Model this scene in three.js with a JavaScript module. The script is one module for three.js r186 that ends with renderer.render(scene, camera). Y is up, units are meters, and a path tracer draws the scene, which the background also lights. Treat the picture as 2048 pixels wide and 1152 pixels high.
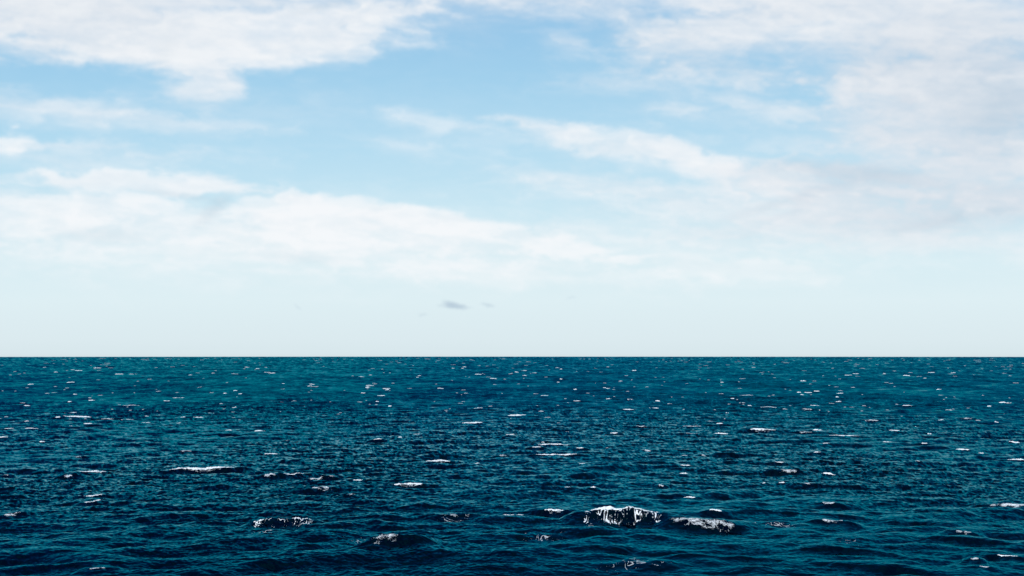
import * as THREE from 'three';

// ------------------------------------------------------------------ camera
const W = 2048, H = 1152;                 // the photograph's size: pixels below are photograph pixels
const F = 2010;                           // focal length in photograph pixels
const EYE = 14;                           // metres above the sea: the deck of a ship
const EARTH = 6371000;
const HORIZON = 713;                      // row of the horizon
const DIP = Math.sqrt(2 * EYE / EARTH);
const TILT = Math.atan((HORIZON - H / 2) / F) - DIP;
const camera = new THREE.PerspectiveCamera(2 * Math.atan(H / 2 / F) * 180 / Math.PI, W / H, 0.5, 60000);
camera.position.set(0, EYE, 0);
camera.rotation.x = TILT;
camera.updateMatrixWorld();
const CT = Math.cos(TILT), ST = Math.sin(TILT);
// direction of a photograph pixel, and back
function dirOf(px, py) {
  const x = (px - W / 2) / F, y = -(py - H / 2) / F, z = -1;
  const d = new THREE.Vector3(x, y * CT - z * ST, y * ST + z * CT);
  return d.normalize();
}
function pixelOf(dx, dy, dz) {
  const y = dy * CT + dz * ST, z = -dy * ST + dz * CT;
  return z < -1e-4 ? [W / 2 + F * dx / -z, H / 2 - F * y / -z] : null;
}
// where the ray through a pixel meets the sea, raised by up metres
function onSea(px, py, up = 0) {
  const d = dirOf(px, py);
  let t = (EYE - up) / Math.max(1e-4, -d.y);
  for (let k = 0; k < 6; k++) t = (EYE - up + t * t / (2 * EARTH)) / Math.max(1e-4, -d.y);
  return [d.x * t, d.z * t];
}

// ------------------------------------------------------------------ noise
function rng(seed) { let s = seed | 0; return () => { s = (s + 0x6d2b79f5) | 0; let t = Math.imul(s ^ (s >>> 15), 1 | s); t = (t + Math.imul(t ^ (t >>> 7), 61 | t)) ^ t; return ((t ^ (t >>> 14)) >>> 0) / 4294967296; }; }
const PERM = new Uint8Array(512), GRX = new Float32Array(256), GRY = new Float32Array(256);
{ const r = rng(77); const p = [...Array(256).keys()]; for (let i = 255; i > 0; i--) { const j = Math.floor(r() * (i + 1)); [p[i], p[j]] = [p[j], p[i]]; }
  for (let i = 0; i < 512; i++) PERM[i] = p[i & 255];
  for (let i = 0; i < 256; i++) { GRX[i] = Math.cos(i / 256 * 2 * Math.PI); GRY[i] = Math.sin(i / 256 * 2 * Math.PI); } }
function noise(x, y) {                     // gradient noise, about -1 .. 1
  const xi = Math.floor(x), yi = Math.floor(y), fx = x - xi, fy = y - yi, X = xi & 255, Y = yi & 255;
  const u = fx * fx * fx * (fx * (fx * 6 - 15) + 10), v = fy * fy * fy * (fy * (fy * 6 - 15) + 10);
  const a = PERM[PERM[X] + Y], b = PERM[PERM[X + 1] + Y], c = PERM[PERM[X] + Y + 1], d = PERM[PERM[X + 1] + Y + 1];
  const g = (h, p, q) => GRX[h] * p + GRY[h] * q;
  const t = g(a, fx, fy) * (1 - u) + g(b, fx - 1, fy) * u, s = g(c, fx, fy - 1) * (1 - u) + g(d, fx - 1, fy - 1) * u;
  return 1.5 * (t * (1 - v) + s * v);
}
function fbm(x, y, o = 5, gain = 0.5) { let a = 1, s = 0, n = 0; for (let i = 0; i < o; i++) { s += a * noise(x, y); n += a; a *= gain; const t = x * 1.6 - y * 1.2; y = x * 1.2 + y * 1.6 + 3.7; x = t + 9.1; } return s / n; }
const clamp = (x, a = 0, b = 1) => Math.min(b, Math.max(a, x));
const smooth = (a, b, x) => { const t = clamp((x - a) / (b - a)); return t * t * (3 - 2 * t); };
const mix = (a, b, t) => a + (b - a) * t;
const lin = (c) => { c /= 255; return c <= 0.04045 ? c / 12.92 : Math.pow((c + 0.055) / 1.055, 2.4); };

// ------------------------------------------------------------------ sky: air and clouds
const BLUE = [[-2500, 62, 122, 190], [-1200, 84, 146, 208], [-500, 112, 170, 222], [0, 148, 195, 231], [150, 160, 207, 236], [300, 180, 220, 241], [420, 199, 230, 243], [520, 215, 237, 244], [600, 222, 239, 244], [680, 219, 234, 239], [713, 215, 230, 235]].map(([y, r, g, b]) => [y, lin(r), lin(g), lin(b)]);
function air(y) {
  let i = 0; while (i < BLUE.length - 2 && y > BLUE[i + 1][0]) i++;
  const a = BLUE[i], b = BLUE[i + 1], t = clamp((y - a[0]) / (b[0] - a[0]));
  return [1, 2, 3].map((c) => mix(a[c], b[c], t));
}
// soft banks of cloud: x, y, half width, half height, turn in degrees, cover, softness of the edge, tone (1 white, 0 lilac grey), streakiness
const BANKS = [
  // the broad cloud at the top on the left, with its tongue hanging down
  [330, -10, 560, 105, -4, .95, .7, .72], [230, 70, 300, 66, 4, .9, .55, .7], [520, 75, 330, 60, -6, .9, .6, .86], [470, 82, 170, 44, -5, .6, 1, .98],
  [395, 160, 74, 66, 12, .8, .7, .78], [440, 175, 36, 34, 0, .4, .8, .8], [650, 95, 220, 40, -9, .7, .9, .8], [740, 45, 210, 50, -20, .42, 1.1, .66], [120, 30, 240, 90, 8, .75, .8, .6], [330, -70, 900, 90, 0, .85, .7, .6],
  // thin bands under it
  [110, 222, 250, 44, 4, .62, 1.0, .8], [300, 245, 280, 26, 5, .42, 1, .8], [5, 284, 54, 22, 5, .85, .7, 1.0], [60, 296, 80, 14, 3, .4, .9, .9], [180, 303, 280, 18, 2, .4, 1.1, .85], [90, 325, 220, 24, 3, .3, 1.1, .9], [470, 230, 300, 70, 2, .16, 1.3, .8], [200, 330, 420, 60, 0, .22, 1.3, .8],
  // lens cloud with a crisp top, and the bank below it
  [315, 366, 235, 26, 1.5, .8, .45, .94], [430, 372, 110, 18, 5, .6, .6, 1.0], [170, 360, 150, 16, -1, .4, .9, .8], [180, 412, 220, 34, 1, .8, .75, .98], [30, 435, 230, 70, 0, .6, 1, .92], [300, 470, 420, 60, 0, .42, 1, .84],
  // heaped bank in the middle
  [598, 396, 52, 24, 4, .8, .4, 1.0], [560, 425, 100, 42, -6, .75, .6, 1.0], [700, 424, 150, 32, 9, .75, .55, 1.0], [640, 462, 165, 48, 3, .95, .7, 1.0], [820, 450, 150, 32, 8, .75, .5, .95], [950, 470, 190, 32, 6, .65, .7, .92], [700, 495, 330, 46, 2, .7, .9, .92],
  [930, 502, 56, 14, 0, .6, .7, 1.0],
  // low puffs along the haze
  [1108, 500, 76, 23, 2, .85, .5, 1.0], [1240, 518, 66, 14, 3, .85, .5, 1.0], [990, 560, 185, 20, 2, .6, .8, .92], [1000, 540, 200, 22, 0, .4, 1, .9], [1480, 538, 210, 26, 1, .65, .7, .86], [1300, 480, 330, 36, 5, .45, 1.1, .86], [400, 515, 640, 50, 0, .5, 1.2, .95], [250, 480, 420, 60, 0, .4, 1.2, .95], [1250, 560, 520, 40, 0, .3, 1.2, .9],
  // the slanting streak and what it runs into
  [1110, 258, 130, 22, 9, .62, .9, .84], [1265, 290, 155, 30, 10, .66, .62, .88], [1395, 325, 130, 30, 13, .72, .55, .92], [1540, 372, 190, 46, 14, .8, .9, .8], [1220, 305, 210, 30, 9, .42, 1.1, .8],
  [1010, 243, 60, 12, 8, .4, 1, .8], [1700, 420, 260, 70, 10, .7, 1, .5], [1430, 420, 330, 46, 7, .5, 1.1, .7], [1200, 375, 260, 34, 4, .3, 1.2, .8], [1100, 350, 160, 20, 6, .2, 1.1, .8],
  // a thin veil over all of it, thicker low down
  [1024, 300, 1500, 200, 3, .08, 1.4, .9], [1024, 480, 1600, 110, 2, .24, 1.4, .97], [1780, 320, 520, 150, 4, .38, 1.4, .7], [1480, 420, 560, 80, 6, .38, 1.4, .85], [500, 470, 700, 70, 3, .42, 1.4, .98], [480, 545, 760, 60, 1, .42, 1.4, 1], [1300, 520, 700, 60, 2, .3, 1.4, .95],
  // wisps
  [880, 252, 130, 26, 10, .42, 1.1, .9], [800, 290, 110, 18, 7, .32, 1.2, .9], [960, 300, 240, 60, 6, .14, 1.3, .9],
  // the wide veil on the right
  [1780, 50, 470, 150, 4, .95, .9, .58], [1480, 60, 250, 85, -8, .8, .95, .62], [1960, 220, 330, 190, 6, .95, .8, .30], [1640, 0, 560, 70, 0, .75, .9, .8], [1590, 45, 120, 40, -6, .5, 1, .95], [1890, 300, 240, 60, 6, .85, .9, .6],
  [1790, 225, 190, 60, 6, .7, .9, .62], [1690, 185, 110, 30, 6, .55, .9, .78], [1330, 105, 150, 70, 10, .5, 1.2, .6], [1120, 88, 80, 34, 14, .5, 1.1, .8], [1225, 40, 190, 60, 20, .45, 1.2, .55], [1000, 0, 220, 36, 4, .55, 1.1, .6], [880, 40, 180, 50, 4, .28, 1.2, .6],
  [1345, 222, 80, 24, 6, .45, 1, .8], [1540, 222, 110, 30, 6, .5, 1, .8], [1240, 165, 130, 30, -8, .34, 1.2, .7], [1440, 150, 200, 40, 4, .4, 1.1, .5], [1400, 200, 330, 60, 6, .2, 1.3, .7],
  [1780, 370, 330, 44, 4, .8, 1, .30], [1960, 345, 200, 56, 0, .75, 1, .66], [1640, 450, 330, 46, -6, .7, 1.1, .44], [1950, 430, 300, 54, -10, .8, 1, .34], [1640, 400, 160, 16, -16, .5, 1, .2], [1850, 495, 360, 30, 2, .55, 1.1, .66], [2060, 505, 90, 22, 0, .5, .9, .85],
];
// greyer scraps and hollows: x, y, half width, half height, turn, cover, how soon it fades
const DARK = [[902, 607, 20, 7, 12, .6, .2], [910, 613, 36, 6, 5, .75, .3], [976, 610, 18, 5, 12, .4, .2], [845, 629, 14, 4, 0, .28, .2], [596, 614, 12, 4, 30, .2, .2], [1140, 596, 14, 3, -6, .2, .2],
  [370, 392, 120, 9, 8, .22, 0], [428, 418, 60, 20, -42, .3, 0], [200, 470, 120, 22, 2, .16, 0], [600, 515, 120, 16, 4, .12, 0], [1990, 215, 130, 80, 4, .2, 0], [1540, 412, 130, 14, -16, .2, 0], [1880, 445, 170, 16, -12, .2, 0], [1720, 345, 190, 22, 6, .2, 0], [640, 15, 90, 10, -14, .2, 0], [330, 100, 30, 60, 24, .12, 0]];
const WHITE = [lin(245), lin(248), lin(251)], LILAC = [lin(192), lin(205), lin(220)], HAZE = [lin(235), lin(246), lin(249)];
const bank = BANKS.map(([x, y, a, b, t, c, s, w]) => ({ x, y, a, b, c: Math.cos(t * Math.PI / 180), s: Math.sin(t * Math.PI / 180), cover: c, soft: s, tone: w }));
function skyInFrame(px, py) {
  const base = air(py);
  // bend the outlines: long billows, then small ones
  const bx = 80 * fbm(px / 240, py / 110, 5) + 16 * fbm(px / 52 + 7, py / 34, 3), by = 34 * fbm(px / 190 + 31, py / 80 + 5, 5) + 8 * fbm(px / 46 + 3, py / 26 + 9, 4);
  const grain = fbm(px / 150 + 2 * by / 40, py / 46 + 40, 5, .55), fine = fbm((px + 0.6 * py) / 60, (py - .12 * px) / 16, 4, .55);
  let clear = 1, tone = 0, weight = 1e-4;
  for (const k of bank) {
    const ex = px + bx - k.x, ey = py + by - k.y;
    const u = (ex * k.c + ey * k.s) / k.a, v = (-ex * k.s + ey * k.c) / k.b, q = u * u + v * v;
    if (q > 4) continue;
    const d = 1 - Math.sqrt(q) + (0.16 + .30 * k.soft) * grain + (.04 + .14 * k.soft) * fine;
    // tops are crisper than undersides
    const soft = v < 0 ? k.soft * .75 : k.soft * 1.15;
    const a = k.cover * smooth(-0.28, -0.28 + 1.35 * soft, d);
    clear *= 1 - a * .9; tone += a * k.tone; weight += a;
  }
  tone /= weight;
  let cover = 1 - clear;
  cover = clamp(cover * (1 + 0.10 * grain + 0.08 * fine));
  const t = clamp(tone + 0.30 * grain * (1 - .4 * tone) + .1 * fine);
  const low = smooth(400, 600, py);
  const out = [0, 1, 2].map((c) => { const cl = mix(mix(LILAC[c], WHITE[c], t), HAZE[c], low * (.62 - .42 * smooth(.9, 1, t))); return mix(base[c], cl, cover * (1 - .2 * smooth(580, 700, py))); });
  for (const [x, y, a, b, turn, s, fade] of DARK) {
    const cs = Math.cos(turn * Math.PI / 180), sn = Math.sin(turn * Math.PI / 180), ex = px - x + 5 * fbm(px / 22, py / 12, 3), ey = py - y + 4 * fbm(px / 18 + 5, py / 9, 3);
    const q = Math.hypot((ex * cs + ey * sn) / a, (-ex * sn + ey * cs) / b), m = s * (1 - smooth(fade, 1.15, q));
    if (m > 0) { out[0] = mix(out[0], lin(180), m); out[1] = mix(out[1], lin(200), m); out[2] = mix(out[2], lin(216), m); }
  }
  return out;
}
// the same broken cloud all round and overhead, on a layer above the sea
function skyElsewhere(dx, dy, dz, py) {
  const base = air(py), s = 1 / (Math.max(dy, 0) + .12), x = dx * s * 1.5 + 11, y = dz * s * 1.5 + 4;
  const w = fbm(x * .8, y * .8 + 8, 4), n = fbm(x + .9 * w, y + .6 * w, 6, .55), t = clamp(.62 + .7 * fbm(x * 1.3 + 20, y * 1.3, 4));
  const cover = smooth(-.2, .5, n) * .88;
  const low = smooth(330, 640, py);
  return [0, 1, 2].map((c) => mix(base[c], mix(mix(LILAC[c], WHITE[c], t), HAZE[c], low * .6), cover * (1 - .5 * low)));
}
const SW = 4096, SH = 2048, sky = new Float32Array(SW * SH * 4);
for (let j = 0; j < SH; j++) {
  const el = ((j + .5) / SH - .5) * Math.PI, dy = Math.sin(el), cl = Math.cos(el);
  if (el < 0) { for (let i = 0; i < SW; i++) { const o = (j * SW + i) * 4; sky[o] = lin(215); sky[o + 1] = lin(230); sky[o + 2] = lin(235); sky[o + 3] = 1; } continue; }
  const half = el > .75 ? 4 : el > .45 ? 2 : 1;               // coarser steps overhead
  const gy = HORIZON - Math.tan(Math.min(el, 1.25)) * F * .93;
  for (let i = 0; i < SW; i += half) {
    const az = ((i + half / 2) / SW - .5) * 2 * Math.PI, dx = cl * Math.cos(az), dz = cl * Math.sin(az);
    const p = dz < 0 ? pixelOf(dx, dy, dz) : null;
    let inside = 0;
    if (p) inside = smooth(-330, -40, p[0]) * (1 - smooth(W + 40, W + 330, p[0])) * smooth(-260, -30, p[1]);
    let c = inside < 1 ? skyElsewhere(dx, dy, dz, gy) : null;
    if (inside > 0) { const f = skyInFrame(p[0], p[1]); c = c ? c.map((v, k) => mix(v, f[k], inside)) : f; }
    for (let h = 0; h < half; h++) { const o = (j * SW + i + h) * 4; sky[o] = c[0]; sky[o + 1] = c[1]; sky[o + 2] = c[2]; sky[o + 3] = 1; }
  }
}
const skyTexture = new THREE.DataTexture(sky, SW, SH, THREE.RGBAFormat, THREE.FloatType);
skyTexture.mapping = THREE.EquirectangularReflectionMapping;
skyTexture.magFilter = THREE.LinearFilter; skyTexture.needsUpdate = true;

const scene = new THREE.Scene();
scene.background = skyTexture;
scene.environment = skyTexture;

// ------------------------------------------------------------------ sun: high, behind the ship's left shoulder
const sun = new THREE.DirectionalLight(new THREE.Color(1, .965, .91), 3.0);
sun.position.set(-520, 640, 300); sun.target.position.set(0, 0, -150);
sun.castShadow = true; sun.shadow.mapSize.set(4096, 4096);
Object.assign(sun.shadow.camera, { left: -260, right: 260, top: 260, bottom: -260, near: 10, far: 2200 });
scene.add(sun, sun.target);

const renderer = new THREE.WebGLRenderer({ antialias: true });
renderer.toneMapping = THREE.LinearToneMapping;
renderer.toneMappingExposure = 1.0;
renderer.shadowMap.enabled = true;

// ------------------------------------------------------------------ wind waves: patches of sea from a wave spectrum
function fft(re, im, n, inverse) {
  for (let i = 1, j = 0; i < n; i++) { let b = n >> 1; for (; j & b; b >>= 1) j ^= b; j ^= b; if (i < j) { let t = re[i]; re[i] = re[j]; re[j] = t; t = im[i]; im[i] = im[j]; im[j] = t; } }
  for (let len = 2; len <= n; len <<= 1) {
    const a = 2 * Math.PI / len * (inverse ? 1 : -1), wr = Math.cos(a), wi = Math.sin(a), h = len >> 1;
    for (let i = 0; i < n; i += len) { let cr = 1, ci = 0; for (let k = i; k < i + h; k++) { const xr = re[k + h] * cr - im[k + h] * ci, xi = re[k + h] * ci + im[k + h] * cr; re[k + h] = re[k] - xr; im[k + h] = im[k] - xi; re[k] += xr; im[k] += xi; const t = cr * wr - ci * wi; ci = cr * wi + ci * wr; cr = t; } }
  }
}
function fft2(re, im, n) {
  const a = new Float64Array(n), b = new Float64Array(n);
  for (let y = 0; y < n; y++) { a.set(re.subarray(y * n, y * n + n)); b.set(im.subarray(y * n, y * n + n)); fft(a, b, n, true); re.set(a, y * n); im.set(b, y * n); }
  for (let x = 0; x < n; x++) { for (let y = 0; y < n; y++) { a[y] = re[y * n + x]; b[y] = im[y * n + x]; } fft(a, b, n, true); for (let y = 0; y < n; y++) { re[y * n + x] = a[y]; im[y * n + x] = b[y]; } }
}
// fields of a patch: height, shifts and slopes, at n x n points over side metres
function patch({ side, n, seed, peak, shortest, longest, spread, heading, rms, power = 4 }) {
  const r = rng(seed), gauss = () => Math.sqrt(-2 * Math.log(r() + 1e-12)) * Math.cos(2 * Math.PI * r());
  const ar = new Float64Array(n * n), ai = new Float64Array(n * n), dk = 2 * Math.PI / side, kp = 2 * Math.PI / peak;
  for (let y = 0; y < n; y++) for (let x = 0; x < n; x++) {
    const kx = (x < n / 2 ? x : x - n) * dk, ky = (y < n / 2 ? y : y - n) * dk, k = Math.hypot(kx, ky), g1 = gauss(), g2 = gauss();
    if (k === 0 || k > 2 * Math.PI / shortest || k < 2 * Math.PI / longest) continue;
    const c = Math.abs((kx * Math.sin(heading) + ky * Math.cos(heading)) / k);
    const amp = Math.sqrt(Math.exp(-1.25 * (kp / k) ** 2) / k ** power * (0.04 + c ** (2 * spread)));
    ar[y * n + x] = amp * g1; ai[y * n + x] = amp * g2;
  }
  const hr = new Float64Array(n * n), hi = new Float64Array(n * n);
  for (let y = 0; y < n; y++) for (let x = 0; x < n; x++) { const o = y * n + x, m = ((n - y) % n) * n + (n - x) % n; hr[o] = (ar[o] + ar[m]) / 2; hi[o] = (ai[o] - ai[m]) / 2; }
  const make = (f) => { const re = new Float64Array(n * n), im = new Float64Array(n * n); for (let y = 0; y < n; y++) for (let x = 0; x < n; x++) { const o = y * n + x, kx = (x < n / 2 ? x : x - n) * dk, ky = (y < n / 2 ? y : y - n) * dk; [re[o], im[o]] = f(hr[o], hi[o], kx, ky, Math.hypot(kx, ky) || 1); } fft2(re, im, n); return [re, im]; };
  const [h] = make((a, b) => [a, b]);
  // two real fields at once: P + iQ with P = -i kx/k h, Q = -i ky/k h
  const [dx, dy] = make((a, b, kx, ky, k) => [(kx * b + ky * a) / k, (-kx * a + ky * b) / k]);
  const [sx, sy] = make((a, b, kx, ky) => [-kx * b - ky * a, kx * a - ky * b]);
  let s = 0; for (const v of h) s += v * v; s = rms / Math.sqrt(s / (n * n));
  const f = new Float32Array(n * n * 5); let slope = 0;
  for (let o = 0; o < n * n; o++) { f[o * 5] = h[o] * s; f[o * 5 + 1] = dx[o] * s; f[o * 5 + 2] = dy[o] * s; f[o * 5 + 3] = sx[o] * s; f[o * 5 + 4] = sy[o] * s; slope += (sx[o] ** 2 + sy[o] ** 2) * s * s; }
  console.log('patch', side, 'rms slope', Math.sqrt(slope / n / n).toFixed(3));
  return { f, n, side };
}
const PATCHES = [
  { ...patch({ side: 293, n: 512, seed: 11, peak: 10, shortest: 1.6, longest: 70, spread: 2.6, heading: .08, rms: .125 }), turn: .0, ox: 0, oz: 0 },
  { ...patch({ side: 181, n: 512, seed: 23, peak: 8, shortest: 1.2, longest: 40, spread: 2.2, heading: .02, rms: .075 }), turn: .21, ox: 40, oz: 71 },
  { ...patch({ side: 37, n: 512, seed: 37, peak: 2.4, shortest: .22, longest: 3, spread: 1.6, heading: -.28, rms: .038, power: 3.6 }), turn: -.33, ox: 3, oz: 9 },
  { ...patch({ side: 11, n: 256, seed: 53, peak: .8, shortest: .13, longest: 1, spread: 1.1, heading: .6, rms: .010, power: 3.4 }), turn: .57, ox: 1, oz: 4 },
].map((p) => ({ ...p, c: Math.cos(p.turn), s: Math.sin(p.turn) }));
const CHOP = .95;
const acc = new Float64Array(10);
function wind(x, z) {
  acc.fill(0);
  for (const p of PATCHES) {
    const o = p.side < 50 ? 5 : 0, n = p.n, u = ((p.c * x + p.s * z + p.ox) / p.side) * n, v = ((-p.s * x + p.c * z + p.oz) / p.side) * n;
    const xi = Math.floor(u), yi = Math.floor(v), fx = u - xi, fy = v - yi, x0 = xi & (n - 1), x1 = (xi + 1) & (n - 1), y0 = (yi & (n - 1)) * n, y1 = ((yi + 1) & (n - 1)) * n;
    const a = (y0 + x0) * 5, b = (y0 + x1) * 5, c = (y1 + x0) * 5, d = (y1 + x1) * 5, wa = (1 - fx) * (1 - fy), wb = fx * (1 - fy), wc = (1 - fx) * fy, wd = fx * fy, f = p.f;
    const g = (k) => f[a + k] * wa + f[b + k] * wb + f[c + k] * wc + f[d + k] * wd;
    const dx = g(1), dy = g(2), sx = g(3), sy = g(4);
    acc[o] += g(0);
    acc[o + 1] += p.c * dx - p.s * dy; acc[o + 2] += p.s * dx + p.c * dy;
    acc[o + 3] += p.c * sx - p.s * sy; acc[o + 4] += p.s * sx + p.c * sy;
  }
  return acc;
}

// ------------------------------------------------------------------ whitecaps: pixel of the crest, width and height in photograph pixels, slant in degrees, kind of foam
const CAPS = [
  // foreground
  [1245, 1013, 148, 30, 1, 'plunge', 'large breaking wave with a white crest and foam streaks running down its dark face'],
  [1408, 1040, 136, 20, 8, 'torn', 'torn lacy foam on the sloping wave right beside the large breaking wave', .62],
  [2018, 1009, 62, 15, 6, 'torn', 'dense patch of lacy white foam spilling down a wave above a dark trough'],
  [566, 1034, 110, 17, 1, 'ends', 'dark wave hump with white foam at both ends of its crest'],
  [772, 1072, 60, 22, -20, 'torn', 'tall rounded dark wave with thin foam trailing off one shoulder', .4],
  [818, 967, 60, 9, 4, 'solid', 'thick solid white wedge of foam on a short wave'],
  [405, 935, 118, 8, 0, 'solid', 'long unbroken white crest above a dark narrow wave face'],
  [1107, 1019, 42, 9, 20, 'solid', 'white crest slanting down over a dark face near the large breaking wave'],
  [1029, 1029, 50, 4, 12, 'thin', 'thin slanting white line of foam between two dark waves'],
  [1430, 1021, 24, 7, -4, 'solid', 'short bright crest behind the torn lacy foam'],
  [24, 1028, 34, 5, -10, 'torn', 'small ragged foam patch slanting on dark water'],
  [1950, 1114, 15, 9, 0, 'torn', 'little upright splash of foam in the dark foreground water'],
  [2016, 1111, 38, 4, 4, 'thin', 'thin white crest line along a dark foreground hump'],
  [197, 1136, 30, 6, 10, 'torn', 'faint broken foam on a low foreground wave'],
  [1107, 890, 62, 5, 1, 'solid', 'long thin white crest just behind another long white crest'],
  [1113, 911, 84, 6, 1, 'solid', 'long white crest with foam trailing off one end'],
  [945, 845, 42, 7, -3, 'solid', 'bright chunky whitecap standing alone in the mid sea'],
  [1033, 830, 40, 5, -3, 'solid', 'low white crest with a small peak at one end'],
  [1530, 861, 50, 9, -8, 'solid', 'bright whitecap rising to one side with foam trailing from its low end'],
  [1687, 871, 58, 3, 7, 'thin', 'long thin slanting line of foam on open water'],
  // middle ground
  [186, 944, 46, 6, -6, 'solid'], [137, 949, 16, 6, 0, 'torn'], [588, 949, 42, 7, -14, 'thin'], [537, 951, 26, 7, -8, 'torn'], [634, 955, 34, 8, 6, 'torn'], [664, 957, 16, 6, 0, 'torn'], [644, 973, 48, 8, 2, 'torn'],
  [186, 990, 34, 4, 2, 'thin'], [186, 1002, 36, 4, -10, 'thin'], [716, 959, 22, 6, 2, 'solid'], [702, 989, 24, 7, -6, 'torn'], [876, 922, 48, 5, 3, 'solid'], [541, 906, 28, 5, 0, 'solid'], [1378, 992, 24, 5, -8, 'solid'],
  [1073, 893, 18, 5, 0, 'solid'], [1160, 894, 16, 6, 0, 'solid'], [1005, 910, 18, 5, -8, 'torn'], [1185, 975, 10, 5, -10, 'solid'], [1135, 976, 14, 4, 0, 'thin'], [1322, 968, 11, 6, 0, 'torn'], [756, 878, 16, 5, 4, 'solid'],
  [153, 835, 48, 5, 1, 'solid', 'longest white crest in a string of small far crests'], [116, 834, 9, 4, 0, 'solid'], [140, 823, 22, 3, -8, 'thin'], [214, 836, 24, 4, 2, 'solid'], [254, 837, 24, 3, 0, 'thin'], [262, 810, 30, 3, 0, 'thin'], [357, 793, 26, 3, 0, 'solid'], [397, 833, 20, 3, 0, 'solid'], [366, 833, 10, 3, 0, 'solid'], [421, 825, 16, 3, 0, 'thin'], [293, 843, 18, 3, 2, 'thin'], [236, 822, 14, 3, -6, 'thin'],
  [4, 873, 22, 6, 6, 'solid'], [64, 855, 22, 5, 4, 'solid'], [18, 856, 16, 3, 0, 'solid'], [83, 883, 10, 4, 0, 'solid'], [674, 880, 14, 3, 3, 'thin'], [575, 879, 8, 4, 0, 'torn'], [372, 900, 24, 5, -4, 'torn'], [152, 912, 16, 4, -20, 'torn'], [10, 948, 12, 4, 0, 'torn'],
  [1257, 817, 22, 5, 0, 'solid'], [1083, 820, 11, 4, 0, 'solid'], [1095, 833, 13, 3, 0, 'thin'], [1153, 801, 19, 3, 3, 'solid'], [1261, 797, 15, 5, 0, 'torn'], [1089, 789, 17, 3, 0, 'solid'], [1282, 851, 24, 5, -4, 'torn'], [1227, 864, 16, 5, -6, 'solid'], [1165, 926, 12, 4, 0, 'solid'], [1214, 895, 8, 4, 0, 'torn'], [1370, 910, 16, 3, 4, 'thin'], [1294, 900, 18, 4, 0, 'torn'], [1368, 945, 18, 3, 0, 'solid'], [1019, 868, 18, 4, -14, 'thin'], [1133, 864, 12, 3, 6, 'thin'], [835, 866, 20, 3, 0, 'thin'], [1088, 882, 11, 4, 0, 'torn'], [953, 925, 14, 3, 0, 'thin'], [1370, 930, 22, 4, 6, 'thin'],
  [1743, 839, 28, 5, 2, 'torn'], [1816, 809, 18, 5, 6, 'solid'], [1936, 834, 20, 6, 8, 'torn'], [1789, 859, 20, 4, 0, 'solid'], [1925, 898, 24, 4, -2, 'solid'], [2034, 918, 32, 5, 0, 'solid'], [1534, 813, 42, 4, 5, 'thin'], [1613, 818, 22, 4, -8, 'torn'], [1629, 810, 18, 3, 0, 'thin'], [1677, 803, 11, 3, 0, 'solid'], [1492, 789, 28, 3, -4, 'thin'], [1611, 862, 28, 5, 2, 'torn'], [1384, 866, 34, 5, -4, 'torn'], [1442, 866, 28, 3, 0, 'solid'], [1384, 852, 38, 3, 0, 'thin'], [1633, 905, 15, 4, -10, 'thin'], [1657, 948, 26, 4, 4, 'solid'], [1577, 940, 36, 7, 3, 'torn'], [1609, 967, 26, 6, -2, 'torn'], [1564, 966, 11, 4, 4, 'solid'], [1588, 959, 9, 4, 0, 'solid'], [1528, 966, 8, 3, 0, 'solid'],
  [1657, 1005, 28, 5, 0, 'torn'], [1665, 1038, 44, 7, 4, 'torn'], [1927, 1061, 32, 7, 2, 'torn'], [1968, 1133, 18, 4, 0, 'thin'], [1849, 886, 12, 4, 4, 'solid'], [1836, 925, 9, 3, 10, 'solid'], [1650, 888, 18, 3, 0, 'thin'], [1898, 818, 14, 3, 0, 'thin'], [1882, 839, 10, 3, 0, 'solid'], [1962, 906, 10, 3, 0, 'solid'], [1408, 908, 12, 4, 0, 'torn'], [1560, 925, 20, 3, 4, 'thin'],
];
// ------------------------------------------------------------------ single waves that stand out: crest at a pixel, length along the crest and height in photograph pixels, slant in degrees
const WAVE_LIST = [
  [1245, 1013, 190, 34, 1], [1408, 1040, 150, 20, 7], [565, 1033, 130, 22, 0], [800, 1070, 130, 27, 3], [405, 934, 150, 13, 0], [818, 966, 120, 12, 2], [1530, 858, 90, 8, -6],
  [945, 844, 70, 6, -2], [1113, 909, 130, 7, 1], [1127, 889, 90, 6, 0], [1107, 1017, 90, 14, 14], [2020, 1008, 110, 12, 4], [186, 943, 80, 9, -4], [590, 948, 90, 9, -6], [153, 833, 80, 5, 2], [876, 921, 80, 6, 2], [1035, 829, 60, 5, -3], [1687, 870, 90, 6, 6],
  [1448, 1110, 230, 18, -2], [1705, 1094, 160, 18, 5], [1932, 1074, 130, 18, 5], [1841, 1040, 110, 12, 3], [1885, 1018, 90, 12, 6], [1170, 1088, 140, 15, 4], [473, 1076, 110, 14, -3], [341, 1030, 110, 11, -2], [92, 1100, 140, 12, 2], [116, 1128, 170, 12, 2], [1770, 1130, 180, 16, 3], [660, 1048, 90, 9, 6], [300, 1062, 120, 9, -5],
  [1660, 1028, 130, 9, 4], [1530, 1020, 100, 9, 4], [700, 1000, 100, 8, 2], [960, 1006, 110, 8, -3], [1690, 970, 110, 9, 0], [560, 1120, 120, 12, 0], [980, 1130, 150, 12, -4], [2016, 1110, 70, 10, 4], [1340, 988, 80, 8, -4], [910, 1030, 110, 12, -4],
];
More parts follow.
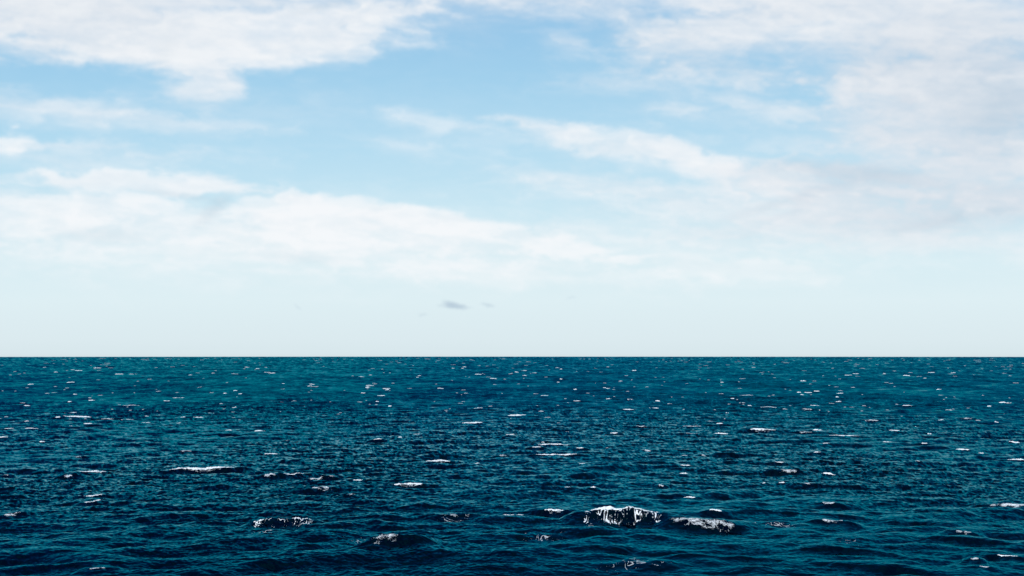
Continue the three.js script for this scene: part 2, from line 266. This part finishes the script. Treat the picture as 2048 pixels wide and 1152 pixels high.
// every other whitecap stands on a wave of its own
const waveOf = new Map(), FIRST = WAVE_LIST.length;
for (const c of CAPS) { const near = WAVE_LIST.findIndex(([x, y]) => Math.abs(x - c[0]) < 30 && Math.abs(y - c[1]) < 8); if (near >= 0) waveOf.set(c, near); else { waveOf.set(c, WAVE_LIST.length); WAVE_LIST.push([c[0], c[1], c[2] * 1.7 + 10, clamp(c[3] * 1.3, 3, 12) * (c[1] > 1000 ? 1.2 : 1), c[4]]); } }
const WAVES = WAVE_LIST.map(([px, py, w, h, slant], k0) => {
  let up = .3, x, z, d;
  for (let k = 0; k < 4; k++) { [x, z] = onSea(px, py, up); d = Math.hypot(x, z); up = h * d / F * (k0 < 18 ? (h > 25 ? .78 : .66) : k0 < FIRST ? .54 : .66); }
  const a = Math.atan2(x, -z), t = slant * Math.PI / 180 * 2.2;       // a slant in the picture is a larger turn on the water
  // along the crest, and away from the camera
  const ca = Math.cos(a + t * .6), sa = Math.sin(a + t * .6);
  return { x, z, lx: ca, lz: sa, ax: sa, az: -ca, half: w * d / F / 2, up, front: .9 * up + .35, rear: 2.4 * up + .8, d, reach: Math.max(w * d / F * .7, 12 * up) + 3 };
});
const crestAt = (w, l) => -.35 * w.up * noise(l * 2.6 + w.x, w.z) - .5 * l * l * w.up;    // the crest is not straight
function swell(x, z) {                     // height of the single waves, and how far they replace the wind waves
  let h = 0, calm = 0;
  for (const w of WAVES) {
    const ex = x - w.x, ez = z - w.z, reach = w.reach; if (ex > reach || ex < -reach || ez > reach || ez < -reach) continue;
    const l = (ex * w.lx + ez * w.lz) / w.half; if (l < -1.35 || l > 1.35) continue;
    const t = ex * w.ax + ez * w.az - crestAt(w, l);
    const e = Math.max(0, 1 - Math.abs(l / 1.32) ** 3) * (1 + .13 * noise(l * 2.1 + w.z, w.x * .7) + .08 * noise(l * 6.3 + w.z, w.x));
    const p = t < 0 ? Math.exp(-((t / w.front) ** 2)) : 1 / (1 + (t / w.rear) ** 2) ** 1.5;
    h += w.up * e * p * .95 - .12 * w.up * e * Math.exp(-(((t + 2.2 * w.front) / (1.2 * w.front)) ** 2)); calm = Math.max(calm, .55 * e * p);
  }
  return [h, calm];
}

// ------------------------------------------------------------------ the sea: one sheet round the ship out past the horizon
const radii = [], angles = [];
for (let r = 5; r < 54; r *= 1.04) radii.push(r);
for (let phi = Math.atan(EYE / 55); phi > DIP * .72; phi -= .37 / 1005) radii.push(EYE / Math.tan(phi));
radii.push(17500);
{ const D = Math.PI / 180; let a = -180; while (a < 180 - 1e-6) { angles.push(a * D); const b = Math.abs(a + .01); a += b < 30.5 ? .058 : b < 46 ? .2 : 2.5; } angles.push(Math.PI); }
const NR = radii.length, NA = angles.length, P = new Float32Array(NR * NA * 3), N = new Float32Array(NR * NA * 3), UV = new Float32Array(NR * NA * 2);
console.log('sea', NR, NA, NR * NA * 2);
// Far out only the faces of the waves show over one another's crests: there every second row is a crest set close behind its own trough.
const far = (r) => smooth(110, 380, r);
const rowAt = radii.map((r, i) => { if (i % 2 === 0 || i === 0 || r < 60 || r > 14000) return r; const b = radii[i - 1]; return b + mix(r - b, Math.min(r - b, 1.7), far(r)); });
for (let i = 0; i < NR; i++) {
  const r = rowAt[i], away = r > 14000 ? 0 : far(radii[i & ~1]);
  for (let j = 0; j < NA; j++) {
    const a = angles[j], sa = Math.sin(a), ca = Math.cos(a), x = r * sa, z = -r * ca, o = i * NA + j;
    const w = wind(x, z); let h = w[0], dx = w[1], dz = w[2], sx = w[3], sz = w[4];
    if (r < 700 && z < 0) {
      const [s, calm] = swell(x, z);
      if (calm > 0 || s !== 0) { const e = .12, [s1] = swell(x + e, z), [s2] = swell(x, z + e), k = 1 - calm; h = h * k + s; dx *= k; dz *= k; sx = sx * k + (s1 - s) / e; sz = sz * k + (s2 - s) / e; }
    }
    const gust = clamp(.8 + .95 * fbm(x / 44 + 3, z / 70, 4), .3, 1.5);      // gusts roughen the water in patches
    const fine = gust * mix(1, .55, smooth(90, 260, r));       // beyond the sheet's own fineness the ripples even out
    h += w[5] * gust; dx += w[6] * gust; dz += w[7] * gust; sx += w[8] * fine; sz += w[9] * fine;
    const facing = r > 14000 ? 0 : smooth(95, 300, r);
    if (facing > 0) {
      const t = r * a, k = i >> 1, crest = .34 + .26 * noise(t / 7 + k * 17.3, k * 5.71) + .16 * noise(t / 2.3 + k * 3.3, k * 9.1);
      h = mix(h, .7 * h + (i & 1 ? 1 : -.3) * crest * .6, away); // wave faces
      // slope of the face: towards the ship, with the ripples on it
      const face = clamp(.12 + .26 * crest, .03, .5), side = sx * ca + sz * sa, rip = (sx * sa - sz * ca) * mix(.6, .16, smooth(140, 420, r)), rise = face * (.55 + .5 * gust) + rip;
      sx = mix(sx, side * .7 * ca + rise * sa, facing); sz = mix(sz, side * .7 * sa - rise * ca, facing);
      dx *= 1 - away; dz *= 1 - away;
    }
    // a slope that turns away below the line of sight is hidden by the crest before it
    { const rise = sx * sa - sz * ca, least = .075 - .5 * EYE / r, k = .09, bent = Math.max(rise, least) + k * Math.log(1 + Math.exp(-Math.abs(rise - least) / k)) - .3 * k, d = bent - rise; sx += d * sa; sz -= d * ca; }
    if (r > 14000) { h = 0; dx = dz = 0; }
    P[o * 3] = x + CHOP * dx; P[o * 3 + 1] = h - r * r / (2 * EARTH); P[o * 3 + 2] = z + CHOP * dz;
    const l = 1 / Math.hypot(sx, 1, sz); N[o * 3] = -sx * l; N[o * 3 + 1] = l; N[o * 3 + 2] = -sz * l;
    UV[o * 2] = x; UV[o * 2 + 1] = z;
  }
}
const index = new Uint32Array((NR - 1) * (NA - 1) * 6);
for (let i = 0, k = 0; i < NR - 1; i++) for (let j = 0; j < NA - 1; j++) { const a = i * NA + j, b = a + 1, c = a + NA, d = c + 1; index[k++] = a; index[k++] = b; index[k++] = c; index[k++] = b; index[k++] = d; index[k++] = c; }
const seaGeometry = new THREE.BufferGeometry();
seaGeometry.setAttribute('position', new THREE.BufferAttribute(P, 3)); seaGeometry.setAttribute('normal', new THREE.BufferAttribute(N, 3)); seaGeometry.setAttribute('uv', new THREE.BufferAttribute(UV, 2));
seaGeometry.setIndex(new THREE.BufferAttribute(index, 1));
const water = new THREE.MeshPhysicalMaterial({ name: 'water', color: new THREE.Color().setRGB(.0008, .014, .021), roughness: .10, metalness: 1, specularColor: new THREE.Color().setRGB(.10, .54, .665) });
const sea = new THREE.Mesh(seaGeometry, water);
sea.name = 'sea'; sea.userData = { kind: 'structure', label: 'dark teal wind-ruffled sea stretching to the horizon', category: 'sea' };
sea.castShadow = sea.receiveShadow = true; scene.add(sea);

// ------------------------------------------------------------------ foam lies on the sea's own surface
const rowOf = (r) => { let a = 0, b = NR - 2; while (a < b) { const m = (a + b + 1) >> 1; if (rowAt[m] <= r) a = m; else b = m - 1; } return a; };
const columnOf = (t) => { let a = 0, b = NA - 2; while (a < b) { const m = (a + b + 1) >> 1; if (angles[m] <= t) a = m; else b = m - 1; } return a; };
function surface(x, z, out) {
  const r = Math.hypot(x, z), t = Math.atan2(x, -z), i = rowOf(r), j = columnOf(t);
  const v = clamp((r - rowAt[i]) / (rowAt[i + 1] - rowAt[i])), u = clamp((t - angles[j]) / (angles[j + 1] - angles[j]));
  const a = (i * NA + j) * 3, b = a + 3, c = a + NA * 3, d = c + 3;
  for (let k = 0; k < 3; k++) out[k] = u + v <= 1 ? P[a + k] + u * (P[b + k] - P[a + k]) + v * (P[c + k] - P[a + k]) : P[d + k] + (1 - u) * (P[c + k] - P[d + k]) + (1 - v) * (P[b + k] - P[d + k]);
  return out;
}
// a sheet of foam over l (along the crest) and t (across it): where thickness(l, t) is positive it stands above the water, elsewhere it is left out
function foamSheet(at, l0, l1, nl, t0, t1, nt, thickness, origin) {
  const pos = [], keep = new Int32Array((nl + 1) * (nt + 1)), deep = new Float32Array((nl + 1) * (nt + 1)), p = [0, 0, 0];
  for (let b = 0, o = 0; b <= nt; b++) for (let a = 0; a <= nl; a++, o++) deep[o] = thickness(mix(l0, l1, a / nl), mix(t0, t1, b / nt));
  const index = []; let n = 0; keep.fill(-1);
  const use = (o) => { if (keep[o] < 0) { const a = o % (nl + 1), b = (o - a) / (nl + 1), [x, z] = at(mix(l0, l1, a / nl), mix(t0, t1, b / nt)); surface(x, z, p); pos.push(p[0] - origin[0], p[1] + clamp(deep[o], -.05, 1) - origin[1], p[2] - origin[2]); keep[o] = n++; } return keep[o]; };
  for (let b = 0; b < nt; b++) for (let a = 0; a < nl; a++) {
    const o = b * (nl + 1) + a, q = o + nl + 1;
    if (Math.max(deep[o], deep[o + 1], deep[q], deep[q + 1]) <= 0) continue;
    index.push(use(o), use(o + 1), use(q), use(o + 1), use(q + 1), use(q));
  }
  if (!n) return null;
  const g = new THREE.BufferGeometry(); g.setAttribute('position', new THREE.Float32BufferAttribute(pos, 3)); g.setIndex(index); g.computeVertexNormals();
  return g;
}
const foam = new THREE.MeshStandardMaterial({ name: 'foam', color: new THREE.Color().setRGB(.83, .845, .84), roughness: .9, side: THREE.DoubleSide });
// thin rafts of bubbles, through which the water shows
const film = new THREE.MeshStandardMaterial({ name: 'foam_film', color: new THREE.Color().setRGB(.80, .83, .84), roughness: .9, side: THREE.DoubleSide, transparent: true, opacity: .5 });
const taken = new Map();
const numbered = (n) => { const k = taken.get(n) ?? 0; taken.set(n, k + 1); return k ? n + '_' + String(k).padStart(3, '0') : n; };
const lace = (x, y, k) => { const n = Math.abs(fbm(x + .8 * noise(x * .5, y * .5 + 4), y + .8 * noise(x * .5 + 9, y * .5), 3)); return k - n; };
function mesh(name, g, parent, thin) { if (!g) return null; const m = new THREE.Mesh(g, thin ? film : foam); m.name = name; m.castShadow = m.receiveShadow = true; parent.add(m); return m; }
let triangles = 0;
const LANDMARKS = [[1245, 1025, 'the large breaking wave'], [405, 935, 'the long unbroken white crest'], [566, 1034, 'the dark hump foamy at both ends'], [818, 967, 'the thick white wedge of foam'], [1113, 911, 'the long crest with trailing foam'], [945, 845, 'the chunky lone whitecap'], [1530, 861, 'the whitecap rising to one side'], [1687, 871, 'the long thin slanting foam line'], [2018, 1009, 'the dense lacy foam patch'], [153, 835, 'the string of far white crests']];
const LOOK = { solid: ['bright white crest', 'white crests'], thin: ['narrow streak of foam', 'foam streaks'], torn: ['ragged lacy foam patch', 'lacy foam patches'] };
function labelOf(px, py, wide, kind) {
  let best = null, d = 1e9; for (const k of LANDMARKS) { const e = Math.hypot(px - k[0], 2.5 * (py - k[1])); if (e < d) { d = e; best = k; } }
  const dx = Math.abs(px - best[0]), dy = py - best[1], where = dx > 70 && Math.abs(dy) < 16 ? 'beside' : dy < 0 ? 'farther out than' : 'closer in than';
  const size = wide > 32 ? 'long' : wide > 17 ? 'short' : 'tiny';
  return { label: `${size} ${LOOK[kind][0]} ${where} ${best[2]}`, category: 'whitecap', group: `${size} ${LOOK[kind][1]} ${where} ${best[2]}` };
}
CAPS.forEach((c, index) => {
  const [px, py, wide, high, slant, kind, label, dense = 1] = c, w = WAVES[waveOf.get(c)];
  // the foam's own place along and across the wave that carries it
  const [cx, cz] = onSea(px, w.up > 0 ? py : py, w.up * .9), near = Math.hypot(cx - w.x, cz - w.z) < w.half;
  const half = wide * w.d / F / 2, shift = near ? clamp((cx - w.x) * w.lx + (cz - w.z) * w.lz, -w.half, w.half) : 0;
  const at = (l, t) => { const s = shift + l * half, off = crestAt(w, s / w.half) + t; return [w.x + s * w.lx + off * w.ax, w.z + s * w.lz + off * w.az]; };
  const base = surface(w.x, w.z, [0, 0, 0]), thing = new THREE.Group(); thing.name = numbered('whitecap'); thing.position.set(...base);
  thing.userData = label ? { label, category: 'whitecap' } : labelOf(px, py, wide, kind);
  const m = w.d / F, S = index * 7.31, cell = Math.max(.026, .5 * m), run = clamp(high * m * 1.0, .12, 2.2);   // metres per pixel, finest grain, reach down the face
  const nl = clamp(Math.round(2 * half / cell), 10, 420), ends = (l) => Math.pow(Math.max(0, 1 - l * l), .45);
  const L = (l) => l * half;                                                                // metres along
  if (kind === 'solid' || kind === 'thin') {
    const r = kind === 'thin' ? Math.min(run, .22 + .5 * m) : run * .8, thick = kind === 'thin' ? .06 + .5 * m : .10 + .8 * m;
    const nt = clamp(Math.round(1.6 * r / cell), 6, 60);
    mesh('crest_foam', foamSheet(at, -1, 1, nl, -r * 1.1, r * .5, nt, (l, t) => {
      const edge = ends(l) * (.62 + .55 * fbm(L(l) / (r * 2.2) + S, S, 3)), down = t < 0 ? -t / r : t / (r * .42);
      return thick * (edge - down * (.85 + .25 * noise(L(l) / r * 1.7, t / r * 2 + S)) + .38 * fbm(L(l) / (r * .55) + S, t / (r * .5), 3)) * 1.1 - .02;
    }, base), thing);
    if (kind === 'solid' && wide > 26) { const lc = mesh('foam_lace', foamSheet(at, -1.35, 1.35, nl, -r * 2.6, r * .2, nt * 2, (l, t) => .05 * (lace(L(l) / .8 + S, t / .5, .16) - .34 * Math.abs(l) ** 2 * .4 - .05 - .08 * Math.max(0, -t / r - .6)), base), thing, true); if (lc) lc.userData.kind = 'stuff'; }
  } else if (kind === 'torn') {
    const r = Math.max(run, .3), nt = clamp(Math.round(2 * r / cell * 1.4), 8, 90);
    const cover = (l, t) => clamp(ends(l) * .55 - Math.abs(t + .35 * r) / (1.05 * r) * .55 + .85 * fbm(L(l) / (.5 + .25 * r) + S, t / (.4 + .15 * r), 3) + .06);
    const thread = (l, t, k) => Math.min(Math.abs(noise(L(l) / (.24 * k) + S, t / (.2 * k) + .9 * L(l))), 1.2 * Math.abs(noise(L(l) / (.12 * k) + S, t / (.1 * k))));
    const o = mesh('crest_foam', foamSheet(at, -1, 1, nl, -r * 1.5, r * .5, nt, (l, t) => (.07 + .3 * m) * (.20 * dense * smooth(.22, .9, cover(l, t)) * smooth(1, .75, Math.abs(l)) - thread(l, t, 1) - .004), base), thing);
    const f = mesh('foam_film', foamSheet(at, -1, 1, nl, -r * 1.7, r * .5, nt, (l, t) => .04 * (.34 * dense * smooth(.0, .7, cover(l, t)) * smooth(1, .7, Math.abs(l)) - thread(l, t, 1.3) - .02), base), thing, true);
    if (f) f.userData.kind = 'stuff';
    if (o) o.userData.kind = 'stuff';
  } else {
    const r = w.front * 1.5, nt = clamp(Math.round(2 * r / cell), 10, 110), two = kind === 'ends';
    for (const [l0, l1] of two ? [[-1, -.1], [-.1, 1]] : [[-1, 1]]) mesh('crest_foam', foamSheet(at, l0, l1, Math.round(nl * (l1 - l0) / 2), -r * .5, r * .22, nt, (l, t) => {
      const gap = two ? smooth(.3, .66, Math.abs(l + .1)) : mix(.34, 1, Math.exp(-(((l + .36) / .38) ** 2)));
      const edge = ends(l) * gap * (.52 + .6 * fbm(L(l) / .9 + S, S, 3)), down = t < 0 ? -t / (r * (two ? .34 : .36)) : t / (r * .16);
      return .20 * (edge - down * .85 + .55 * fbm(L(l) / .24 + S, t / .16, 4) - (two ? .2 : .08)) - .004;
    }, base), thing);
    const st = mesh('foam_streaks', foamSheet(at, -1, 1.04, nl, -r * 1.35, 0, Math.round(nt * 1.1), (l, t) => {
      // foam runs down the face in strands that wander and fork
      const d = -t / (r * (.62 + .5 * ends(l) + .35 * noise(L(l) / .7 + S, 3))), fan = L(l) * (1 - .06 * d) + .30 * d * noise(L(l) / .7, d * 1.8 + S);
      const n = Math.abs(noise(fan / .34 + S, d * .9 + S)), n2 = Math.abs(noise(fan / .15 + S, d * 1.6 + 7)), blot = fbm(L(l) / .9 + 3, t / 1.1 + S, 3), speck = noise(L(l) / .09, t / .12);
      const keepTo = two ? smooth(.2, .6, Math.abs(l)) : .75 + .25 * ends(l);
      return .09 * (Math.max(.04 + .17 * blot - n, .02 + .15 * blot - n2) + .045 * keepTo - .03 + .05 * speck - .35 * Math.max(0, d - .8) - .015 * d);
    }, base), thing);
    if (st) st.userData.kind = 'stuff';
  }
  if (thing.children.length === 1) { const only = thing.children[0]; only.name = thing.name; only.position.copy(thing.position); const k = only.userData.kind; only.userData = thing.userData; scene.add(only); triangles += only.geometry.index.count / 3; }
  else if (thing.children.length) { scene.add(thing); thing.children.forEach((o) => { triangles += o.geometry.index.count / 3; }); }
});

// thin foam left floating where waves have broken: pixel, width and height in photograph pixels
const PATCHWORK = [[1182, 1051, 30, 14, 'curved scrap of old foam in front of the large breaking wave'], [1240, 1056, 70, 8, 'thin foam film lying flat in front of the large breaking wave'], [534, 1064, 84, 10, 'flat thready foam in front of the dark hump foamy at both ends'], [909, 1038, 76, 14, 'thready foam trailing along the side of a long dark wave'], [1090, 1072, 90, 12, 'wide faint foam threads floating between dark waves'], [722, 1082, 76, 20, 'thin foam threads trailing from the tall rounded dark wave'], [1270, 1130, 150, 20, 'broad faint threads of foam in the dark foreground'], [1697, 1085, 44, 12, 'slanting scratch of foam on dark foreground water'], [1560, 1050, 110, 12, 'faint foam threads trailing past the torn lacy foam']];
PATCHWORK.forEach(([px, py, wide, high, label], index) => {
  const [x, z] = onSea(px, py), d = Math.hypot(x, z), m = d / F, a = Math.atan2(x, -z), half = wide * m / 2, deep = high * m * d / EYE / 2, S = 300 + index * 5.7;
  const at = (l, t) => [x + l * half * Math.cos(a) + t * deep * Math.sin(a), z + l * half * Math.sin(a) - t * deep * Math.cos(a)], base = surface(x, z, [0, 0, 0]);
  const g = foamSheet(at, -1, 1, clamp(Math.round(2 * half / .035), 10, 420), -1, 1, clamp(Math.round(2 * deep / .055), 10, 260), (l, t) => {
    const e = 1 - Math.hypot(l, t), u = l * half, v = t * deep, cluster = clamp(.7 * e - .12 + .8 * fbm(u / 1.0 + S, v / 1.8, 3));
    const q = u + .5 * noise(u / .7 + S, v / 1.1), thread = Math.abs(noise(q / .55 + S, v / .7 + .5 * u)) + .04 * noise(u / .1, v / .2);
    return .03 * (.13 * cluster * smooth(0, .35, e) - thread - .004);
  }, base);
  if (!g) return;
  const o = new THREE.Mesh(g, film); o.name = numbered('foam_patch'); o.position.set(...base); o.castShadow = o.receiveShadow = true; o.userData = { kind: 'stuff', label, category: 'foam' }; scene.add(o); triangles += g.index.count / 3;
});
// small whitecaps over the middle and far sea: each sits on a crest of the sheet
const dice = rng(91);
function fleck(px, py, wide, high, origin) {
  let [x, z] = onSea(px, py, .25); const d = Math.hypot(x, z), m = d / F, a = Math.atan2(x, -z), half = wide * m / 2;
  let r = d; if (d > 250) { const i = rowOf(d) | 1; r = rowAt[Math.min(i, NR - 4)]; }
  const S = px * .37 + py, run = Math.min(1.2, .25 + .4 * high * m), up = Math.min(.75, high * m * .9), turn = (dice() - .5) * .5;
  const at = (l, t) => { const b = a + l * half / r, q = r + t + l * half * turn * (d > 250 ? .1 : .5); return [q * Math.sin(b), -q * Math.cos(b)]; };
  const base = origin ?? surface(...at(0, 0), [0, 0, 0]);
  return [foamSheet(at, -1, 1, clamp(Math.round(wide * 1.6), 7, 40), -run, run * .5, d > 600 ? 5 : 8, (l, t) => up * (Math.sqrt(Math.max(0, 1 - l * l)) * (.75 + .6 * noise(l * 2.3 + S, S)) - Math.abs(t + .1 * run) / run * .9 + .35 * noise(l * wide * .5 + S, t * 3)) , base), base];
}
for (let k = 0; k < 240; k++) {
  const py = 733 + 150 * dice() ** 1.5, px = -20 + 2088 * dice(), wide = (6 + 13 * dice() ** 2) * (.8 + (py - 733) / 260), high = .5 + .7 * dice() + (py - 733) / 115;
  if (CAPS.some((c) => Math.abs(c[0] - px) < 22 && Math.abs(c[1] - py) < 9) || fbm(px / 210 + 9, py / 26, 3) < .12 * dice() - .08) continue;
  const [g, base] = fleck(px, py, wide, high); if (!g) continue;
  const o = new THREE.Mesh(g, foam); o.name = numbered('whitecap'); o.position.set(...base); o.castShadow = o.receiveShadow = true; scene.add(o); triangles += g.index.count / 3;
  const zone = py < 770 ? ['pinprick whitecap on the pale far water below the horizon', 'pinprick whitecaps below the horizon'] : wide > 9 ? ['slim white foam sliver on the open middle water', 'slim foam slivers on the middle water'] : ['small white foam dot on the open middle water', 'small foam dots on the middle water'];
  o.userData = { label: zone[0], category: 'whitecap', group: zone[1] };
}
// and the countless ones below the horizon
{ const pos = [], ind = [];
  for (let k = 0; k < 800; k++) {
    const py = 716.5 + 130 * dice() ** 2.3, px = -60 + 2168 * dice(), [g] = fleck(px, py, 3 + 8 * dice() ** 1.8, .22 + .4 * dice() ** 2 + (py - 716) / 150, [0, 0, 0]); if (!g || fbm(px / 120, py / 9 + 50, 3) < -.08 + .25 * dice() - .12) continue;
    const n = pos.length / 3, p = g.attributes.position.array; for (const v of p) pos.push(v); for (const v of g.index.array) ind.push(v + n);
  }
  const g = new THREE.BufferGeometry(); g.setAttribute('position', new THREE.Float32BufferAttribute(pos, 3)); g.setIndex(ind); g.computeVertexNormals(); triangles += ind.length / 3;
  const o = new THREE.Mesh(g, film); o.name = 'distant_foam'; o.userData = { kind: 'stuff', label: 'countless white flecks of foam on the far sea', category: 'foam' }; o.castShadow = o.receiveShadow = true; scene.add(o); }
console.log('foam triangles', triangles, 'things', taken.get('whitecap'));

renderer.render(scene, camera);
